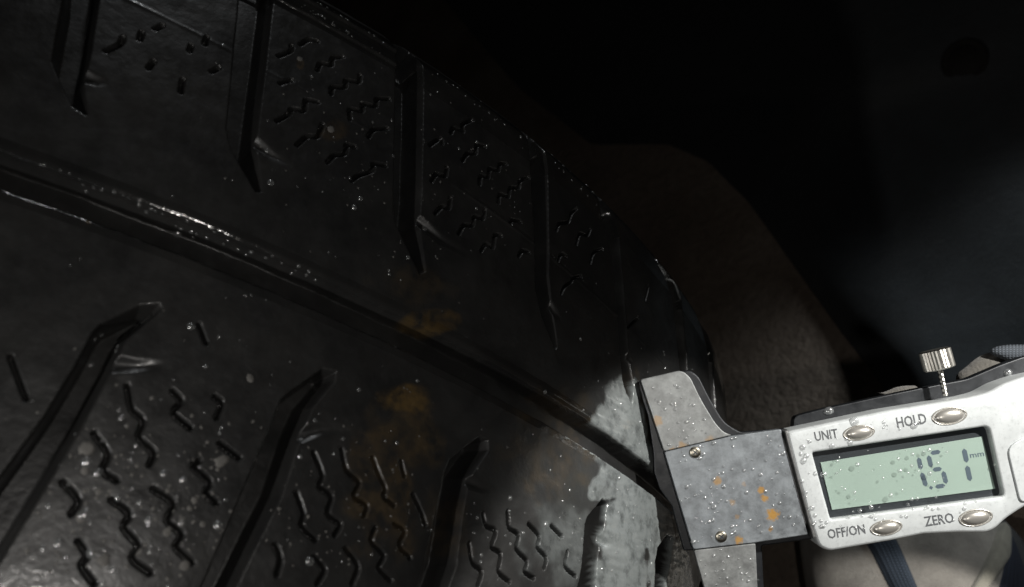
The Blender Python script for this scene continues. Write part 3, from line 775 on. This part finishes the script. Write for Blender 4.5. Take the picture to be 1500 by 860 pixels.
# battery cover at the right edge of the housing
bc = round_poly(trace([(1474, 655), (1500, 640), (1600, 620), (1618, 690), (1520, 728), (1494, 738)], OH), [0.003, 0.003, 0.002, 0.002, 0.003, 0.002])
slab('battery_cover', bc, OH + 0.0006, 0.0006, ALU, cal, bevel=0.0003)

# screws on the cover plate
BRASS = m_simple('nickel_screw', (0.42, 0.39, 0.32), 0.3, 1.0, 300, 0.25, 0.1)
def screw(px, py, r_px):
    c = np.array(px2uv(px, py, OJ)); r = r_px * 0.266 / 1400; n = 20; V = []; Fc = []
    for cr, h in ((1.0, 0.00005), (0.95, 0.00035), (0.8, 0.0005), (0.45, 0.00058)):
        for i in range(n): a = i * 2 * math.pi / n; V.append(plane_pt(c[0] + r * cr * math.cos(a), c[1] + r * cr * math.sin(a), OJ + h))
    V.append(plane_pt(c[0], c[1], OJ + 0.0006))
    for rr in range(3):
        for i in range(n): j = (i + 1) % n; Fc.append((rr * n + i, rr * n + j, (rr + 1) * n + j, (rr + 1) * n + i))
    for i in range(n): Fc.append((3 * n + i, 3 * n + (i + 1) % n, 4 * n))
    o = mesh_obj('screw', w(np.array(V)), Fc, BRASS, cal, smooth=True)
    a0 = random.random()
    V = []; Fc = []
    for k in range(2):
        a = a0 + k * math.pi / 2; d = np.array([math.cos(a), math.sin(a)]); nn = np.array([-d[1], d[0]])
        b = len(V)
        for s1, s2 in ((-1, -1), (1, -1), (1, 1), (-1, 1)): q = c + d * s1 * r * 0.5 + nn * s2 * r * 0.11; V.append(plane_pt(q[0], q[1], OJ + 0.00062 + k * 0.00001))
        Fc.append((b, b + 1, b + 2, b + 3))
    mesh_obj('cross_slot', w(np.array(V)), Fc, BEZ, o)
screw(1018, 662.5, 8.5); screw(1056.5, 786, 8.5)

# thumb screw: knurled head on a threaded stem
KN = m_simple('knurled_nickel', (0.62, 0.60, 0.55), 0.28, 1.0, 400, 0.2, 0.1)
def lathe(name, p0, p1, prof_, n, mat, parent, knurl=0.0, span=None):
    ax = (p1 - p0); L = np.linalg.norm(ax); ax = ax / L; t = np.cross(ax, CN); t /= np.linalg.norm(t); b = np.cross(ax, t); V = []; Fc = []
    for z, r, kn in prof_:
        for i in range(n):
            a = i * 2 * math.pi / n; rr = r * (1 + (knurl * (1 if i % 2 else -1) if kn else 0)); V.append(p0 + ax * z * L + t * rr * math.cos(a) + b * rr * math.sin(a))
    for r in range(len(prof_) - 1):
        for i in range(n): j = (i + 1) % n; Fc.append((r * n + i, r * n + j, (r + 1) * n + j, (r + 1) * n + i))
    Fc.append(tuple(range(n))[::-1]); Fc.append(tuple(range((len(prof_) - 1) * n, len(prof_) * n)))
    return mesh_obj(name, w(np.array(V)), Fc, mat, parent)
OK_ = -0.0075
pt, pb, ps = cp(1368.5, 512, OK_), cp(1377, 541, OK_), cp(1385, 580, OK_)
rh = 22.3 * 0.27 / 1400
knob = lathe('thumb_screw', pt, pb, [(0.0, rh * 0.86, 0), (0.06, rh * 0.97, 1), (0.94, rh * 0.97, 1), (1.0, rh * 0.88, 0)], 56, KN, cal, 0.035)
lathe('stem', pb, ps, [(k / 12, (4.1 if k % 2 else 3.4) * 0.27 / 1400, 0) for k in range(13)], 16, KN, knob)

# water on the caliper
cd = []
nW = wd(CN)
def cdrop(x, y, off, r): cd.append((w(cp(x, y, off)), nW, 1.25 * r / 1000))
for _ in range(70): x, y = random.uniform(950, 1050), random.uniform(560, 655); (x - 950 > (y - 556) * 0.25 and x < 1008 + (y - 556) * 0.5) and cdrop(x, y, OJ, random.uniform(0.12, 0.42))
for _ in range(110):
    u, v = random.random(), random.random(); cdrop(975 + u * 165 + v * 42, 660 - u * 30 + v * 140, OJ + 0.0001, random.uniform(0.10, 0.42) * (0.6 + random.random()))
for _ in range(30): u, v = random.random(), random.random(); cdrop(1022 + u * 80 + v * 12, 808 - u * 8 + v * 50, OJ - 0.0001, random.uniform(0.1, 0.4))
for _ in range(46):
    u, v = random.random(), random.random() ; x, y = 1195 + u * 260 * random.random() ** 0.4 + v * 24, 668 - u * 36 + v * 92; (1402 < x < 1450) or cdrop(x, y, -0.0012, random.uniform(0.1, 0.38) * (0.5 + random.random()))
for x, y, r in ((1361, 659, .5), (1353, 662, .4), (1362, 694, .55), (1305, 726, .6), (1318, 690, .5), (1207, 695, .7), (1335, 683, .45), (1316, 672, .45), (1256, 681, .6)): cdrop(x, y, -0.0012, r)
for _ in range(34): x, y = random.gauss(1185, 14), random.uniform(645, 800); (x > 1160 + (y - 640) * 0.22 and x < 1185 + (y - 640) * 0.2) and cdrop(x, y, OH, random.uniform(0.25, 0.6))
for _ in range(34): t = random.random(); cdrop(1200 + t * 230, 775 - t * 32 + random.gauss(0, 8), OH, random.uniform(0.15, 0.5))
for _ in range(26): t = random.random(); cdrop(1180 + t * 230, 645 - t * 42 + random.gauss(0, 6), OH, random.uniform(0.15, 0.45))
for x, y, r in ((1176, 655, .7), (1181, 668, .7), (1177, 675, .8), (1252, 617, 1.1), (1339, 623, .8), (1219, 653, .6), (1246, 648, .7)): cdrop(x, y, OH, r)
for x, y, r in ((1214, 602, 1.0), (1477, 546, .9)): cdrop(x, y, -0.0116, r)
domes(cd, 'water_droplets', DROP, 'clear water droplets on the caliper plates, screen and housing', 'water drops', flat=0.6)

# ------------------------------------------------------------------ shoes on the ground
SUEDE = m_suede('grey_suede', (0.34, 0.315, 0.28)); STRAP = m_weave('navy_webbing', (0.055, 0.075, 0.105), 160)
KNIT = m_weave('navy_mesh', (0.022, 0.030, 0.055), 120); BIND = m_suede('beige_binding', (0.36, 0.34, 0.28)); SOLE = m_simple('dark_sole', (0.03, 0.03, 0.032), 0.7, 0, 200, 0.2, 0.2)
def ground_pt(px, py, z=0.0):
    d = wd(ray(px, py)); o = w([0, 0, 0]); t = (z - o[2]) / d[2]; return o + d * t
TS = np.linspace(0, 1, 70); FS = np.linspace(0, math.pi, 60)
def shoe_fn(toe, heel):
    ax = (heel - toe); L = np.linalg.norm(ax); ax = ax / L; side = np.cross([0, 0, 1], ax)
    hw_t = [0, 0.02, 0.06, 0.14, 0.28, 0.45, 0.65, 0.85, 0.95, 1.0]; hw_v = [0.004, 0.018, 0.030, 0.041, 0.050, 0.045, 0.037, 0.036, 0.030, 0.012]
    ht_v = [0.022, 0.036, 0.046, 0.054, 0.064, 0.082, 0.098, 0.098, 0.09, 0.07]
    def S(t, f, off=0.0):
        t = np.asarray(t, float); f = np.asarray(f, float); hw = np.interp(t, hw_t, hw_v) + off; h = np.interp(t, hw_t, ht_v) + off
        c, s = np.cos(f), np.sin(f); y = np.sign(c) * np.abs(c) ** 0.8 * hw; z = 0.016 + np.abs(s) ** 0.75 * (h - 0.016)
        return toe[None] + ax[None] * (t * L).reshape(-1, 1) + side[None] * y.reshape(-1, 1) + np.array([[0, 0, 1.0]]) * z.reshape(-1, 1)
    return S, ax, side, L
def grid_faces(a, b): return [(i * b + j, (i + 1) * b + j, (i + 1) * b + j + 1, i * b + j + 1) for i in range(a - 1) for j in range(b - 1)]
def shoe(name, toe, heel, label, strips):
    S, ax, side, L = shoe_fn(toe, heel)
    root = empty(name, (toe + heel) / 2, label, 'shoe')
    T, FF = np.meshgrid(TS, FS, indexing='ij'); P = S(T.ravel(), FF.ravel()); uv = np.stack([T.ravel() * L, FF.ravel() * 0.05], 1)
    mesh_obj('upper', P, grid_faces(70, 60), SUEDE, root, smooth=True, uv=uv)
    # sole
    V = []; nn = 70
    for z, g_ in ((0.0, 0.0), (0.004, 0.004), (0.017, 0.004), (0.0185, 0.0)):
        for f in (0.0, math.pi):
            q = S(TS, np.full(nn, f), g_); q[:, 2] = z; V.append(q if f == 0 else q[::-1])
    rings = [np.vstack([V[2 * i], V[2 * i + 1]]) for i in range(4)]; m_ = 2 * nn
    Fc = [(r * m_ + i, r * m_ + (i + 1) % m_, (r + 1) * m_ + (i + 1) % m_, (r + 1) * m_ + i) for r in range(3) for i in range(m_)] + [tuple(range(m_))[::-1], tuple(range(3 * m_, 4 * m_))]
    mesh_obj('sole', np.vstack(rings), Fc, SOLE, root)
    # pixel -> (t, f) on the upper, nearest sample that faces the lens
    tt = np.linspace(0, 1, 400); ff = np.linspace(0, math.pi, 300); T2, F2 = np.meshgrid(tt, ff, indexing='ij'); P2 = S(T2.ravel(), F2.ravel())
    view = P2 @ WM + ORG; pix = proj(view)
    zz = -view[:, 2]
    def inv(px, py):
        d = np.hypot(pix[:, 0] - px, pix[:, 1] - py); k = np.argmin(d + np.where(d < 4, zz * 30, 0)); return T2.ravel()[k], F2.ravel()[k]
    for (nm, left, right, mat, off) in strips:
        Lp = np.array([inv(*p) for p in left]); Rp = np.array([inv(*p) for p in right]); n1, n2 = 24, 8
        u = np.linspace(0, 1, n1); k = np.linspace(0, 1, len(Lp))
        Ls = np.stack([np.interp(u, k, Lp[:, 0]), np.interp(u, k, Lp[:, 1])], 1); k2 = np.linspace(0, 1, len(Rp)); Rs = np.stack([np.interp(u, k2, Rp[:, 0]), np.interp(u, k2, Rp[:, 1])], 1)
        v = np.linspace(0, 1, n2); TF = Ls[:, None] * (1 - v[None, :, None]) + Rs[:, None] * v[None, :, None]
        e = off * np.clip(np.minimum(v, 1 - v) * 6, 0, 1)[None, :] + 0 * u[:, None] - 0.0003
        Pq = S(TF[..., 0].ravel(), TF[..., 1].ravel(), 0.0) ; base_ = S(TF[..., 0].ravel(), TF[..., 1].ravel(), 0.01); nv = (base_ - Pq) / 0.01
        Pq = Pq + nv * e.ravel()[:, None]
        wid = np.linalg.norm(Pq.reshape(n1, n2, 3)[:, -1] - Pq.reshape(n1, n2, 3)[:, 0], axis=1).mean(); ln = np.linalg.norm(np.diff(Pq.reshape(n1, n2, 3)[:, 0], axis=0), axis=1).sum()
        uvq = np.stack([np.broadcast_to(v[None, :] * wid, (n1, n2)).ravel(), np.broadcast_to(u[:, None] * ln, (n1, n2)).ravel()], 1)
        mesh_obj(nm, Pq, grid_faces(n1, n2), mat, root, smooth=True, uv=uvq)
    return root
toe1 = ground_pt(1255, 668); heel1 = toe1 + (ground_pt(1420, 1000) - ground_pt(1255, 668)); heel1 = toe1 + (heel1 - toe1) / np.linalg.norm(heel1 - toe1) * 0.29
shoe('trainer', toe1, heel1, 'grey suede trainer with a navy webbing strap, below the caliper housing', [
    ('webbing_strap', [(1250, 760), (1268, 801), (1297, 860), (1320, 905)], [(1294, 752), (1311, 793), (1348, 860), (1374, 905)], STRAP, 0.0025),
    ('collar_binding', [(1485, 745), (1459, 785), (1444, 817), (1420, 857), (1395, 900)], [(1500, 750), (1479, 775), (1473, 820), (1455, 860), (1435, 900)], BIND, 0.004),
    ('mesh_panel', [(1500, 755), (1481, 776), (1475, 820), (1457, 860), (1437, 900)], [(1560, 755), (1560, 776), (1560, 820), (1560, 860), (1560, 900)], KNIT, 0.0018)])
# dark cloth added to stand in for the bluish haze beyond the caliper
CLO = m_suede('haze_cloth_navy', (0.022, 0.026, 0.029))
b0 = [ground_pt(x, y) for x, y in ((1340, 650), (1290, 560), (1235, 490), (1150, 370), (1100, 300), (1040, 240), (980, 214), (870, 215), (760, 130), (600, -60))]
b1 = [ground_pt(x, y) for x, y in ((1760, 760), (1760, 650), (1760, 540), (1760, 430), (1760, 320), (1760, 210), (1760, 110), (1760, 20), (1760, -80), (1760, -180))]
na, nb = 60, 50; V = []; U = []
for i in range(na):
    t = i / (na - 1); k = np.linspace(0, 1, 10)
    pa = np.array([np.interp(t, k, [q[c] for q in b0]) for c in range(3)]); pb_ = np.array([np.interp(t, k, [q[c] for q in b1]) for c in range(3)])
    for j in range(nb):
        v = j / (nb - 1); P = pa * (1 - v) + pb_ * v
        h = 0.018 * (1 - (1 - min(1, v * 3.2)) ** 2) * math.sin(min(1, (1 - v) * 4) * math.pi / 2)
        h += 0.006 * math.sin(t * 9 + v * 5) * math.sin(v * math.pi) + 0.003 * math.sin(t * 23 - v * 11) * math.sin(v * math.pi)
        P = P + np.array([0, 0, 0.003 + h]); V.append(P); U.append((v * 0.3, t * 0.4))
cl_ = mesh_obj('haze_cloth', np.array(V), grid_faces(na, nb), CLO, smooth=True, uv=np.array(U)); tag(cl_, 'rumpled dark navy cloth added as a stand-in for the bluish haze behind the caliper', 'cloth')

# grey rag: stand-in for unidentified lit shapes above the right end of the caliper
FABRIC = m_suede('grey_stand_in_fabric', (0.12, 0.112, 0.098)); FABRIC_TRIM = m_weave('blue_grey_stand_in_trim', (0.10, 0.115, 0.135), 300)
fabric = empty('grey_stand_in_fabric', w(ray(1540, 640) * 0.31), 'grey rag with a blue-grey trim, stand-in for unidentified shapes above the right end of the caliper', 'fabric')
def puff(name, px, Z, th_, mat, nr=8):
    P = np.array(px, float); c = P.mean(0); n = len(P); V = []; Fc = []; U = []
    for r in range(nr + 1):
        f = 1 - r / nr
        for q in P:
            x, y = c + (q - c) * f; z = Z - th_ * math.sqrt(max(0.0, 1 - f ** 2.4)) - 0.0006 * math.sin(x * 0.21 + y * 0.33) * (1 - f)
            V.append(ray(x, y) * z); U.append((x * Z / 1400, y * Z / 1400))
    for q in P: V.append(ray(*q) * (Z + 0.006)); U.append((q[0] * Z / 1400, q[1] * Z / 1400))
    for r in range(nr):
        for i in range(n): j = (i + 1) % n; Fc.append((r * n + i, r * n + j, (r + 1) * n + j, (r + 1) * n + i))
    o_ = (nr + 1) * n
    for i in range(n): j = (i + 1) % n; Fc.append((o_ + i, o_ + j, j, i))
    Fc.append(tuple(o_ + i for i in range(n)))
    return mesh_obj(name, w(np.array(V)), Fc, mat, fabric, smooth=True, uv=np.array(U))
def dense(P, k=4):
    P = np.array(P, float); out = []
    for i in range(len(P)):
        p0, p1, p2, p3 = P[i - 1], P[i], P[(i + 1) % len(P)], P[(i + 2) % len(P)]
        for j in range(k):
            t = j / k; out.append(0.5 * (2 * p1 + (p2 - p0) * t + (2 * p0 - 5 * p1 + 4 * p2 - p3) * t * t + (3 * p1 - p0 - 3 * p2 + p3) * t ** 3))
    return out
puff('fold', dense([(1400, 557), (1417, 536), (1437, 521), (1456, 517), (1480, 530), (1560, 560), (1600, 640), (1560, 690), (1480, 660), (1430, 600)]), 0.298, 0.005, FABRIC)  # folds of the stand-in fabric
puff('stand_in_trim', dense([(1450, 517), (1463, 507), (1502, 505), (1580, 508), (1600, 540), (1520, 545), (1478, 530)]), 0.2945, 0.003, FABRIC_TRIM)
puff('fold', dense([(1270, 582), (1296, 574), (1314, 567), (1334, 565), (1345, 568), (1360, 590), (1330, 610), (1280, 606)]), 0.290, 0.002, FABRIC)  # another fold of the stand-in fabric

# small glossy cap added to give the faint glint at upper right
CAPM = m_simple('glint_cap_plastic', (0.032, 0.030, 0.027), 0.25, 0, 90, 0.3, 0.2)
c0 = ground_pt(1428, 120) + np.array([0, 0, 0.02]); V = []; Fc = []; n = 28
for r_, h in ((0.013, -0.004), (0.0135, 0.004), (0.0125, 0.006), (0.0112, 0.0062), (0.0102, 0.0052), (0.0092, 0.0062), (0.007, 0.010), (0.0035, 0.0122)):
    for i in range(n): a = i * 2 * math.pi / n; V.append(c0 + np.array([r_ * math.cos(a), 1.35 * r_ * math.sin(a), 0.4 * h]))
V.append(c0 + np.array([0, 0, 0.0051])); m_ = len(V) - 1
for r_ in range(7):
    for i in range(n): j = (i + 1) % n; Fc.append((r_ * n + i, r_ * n + j, (r_ + 1) * n + j, (r_ + 1) * n + i))
for i in range(n): Fc.append((7 * n + i, 7 * n + (i + 1) % n, m_))
tag(mesh_obj('glint_cap', np.array(V), Fc, CAPM, smooth=True), 'small dark glossy low cap added to give a faint glint at upper right', 'cap')
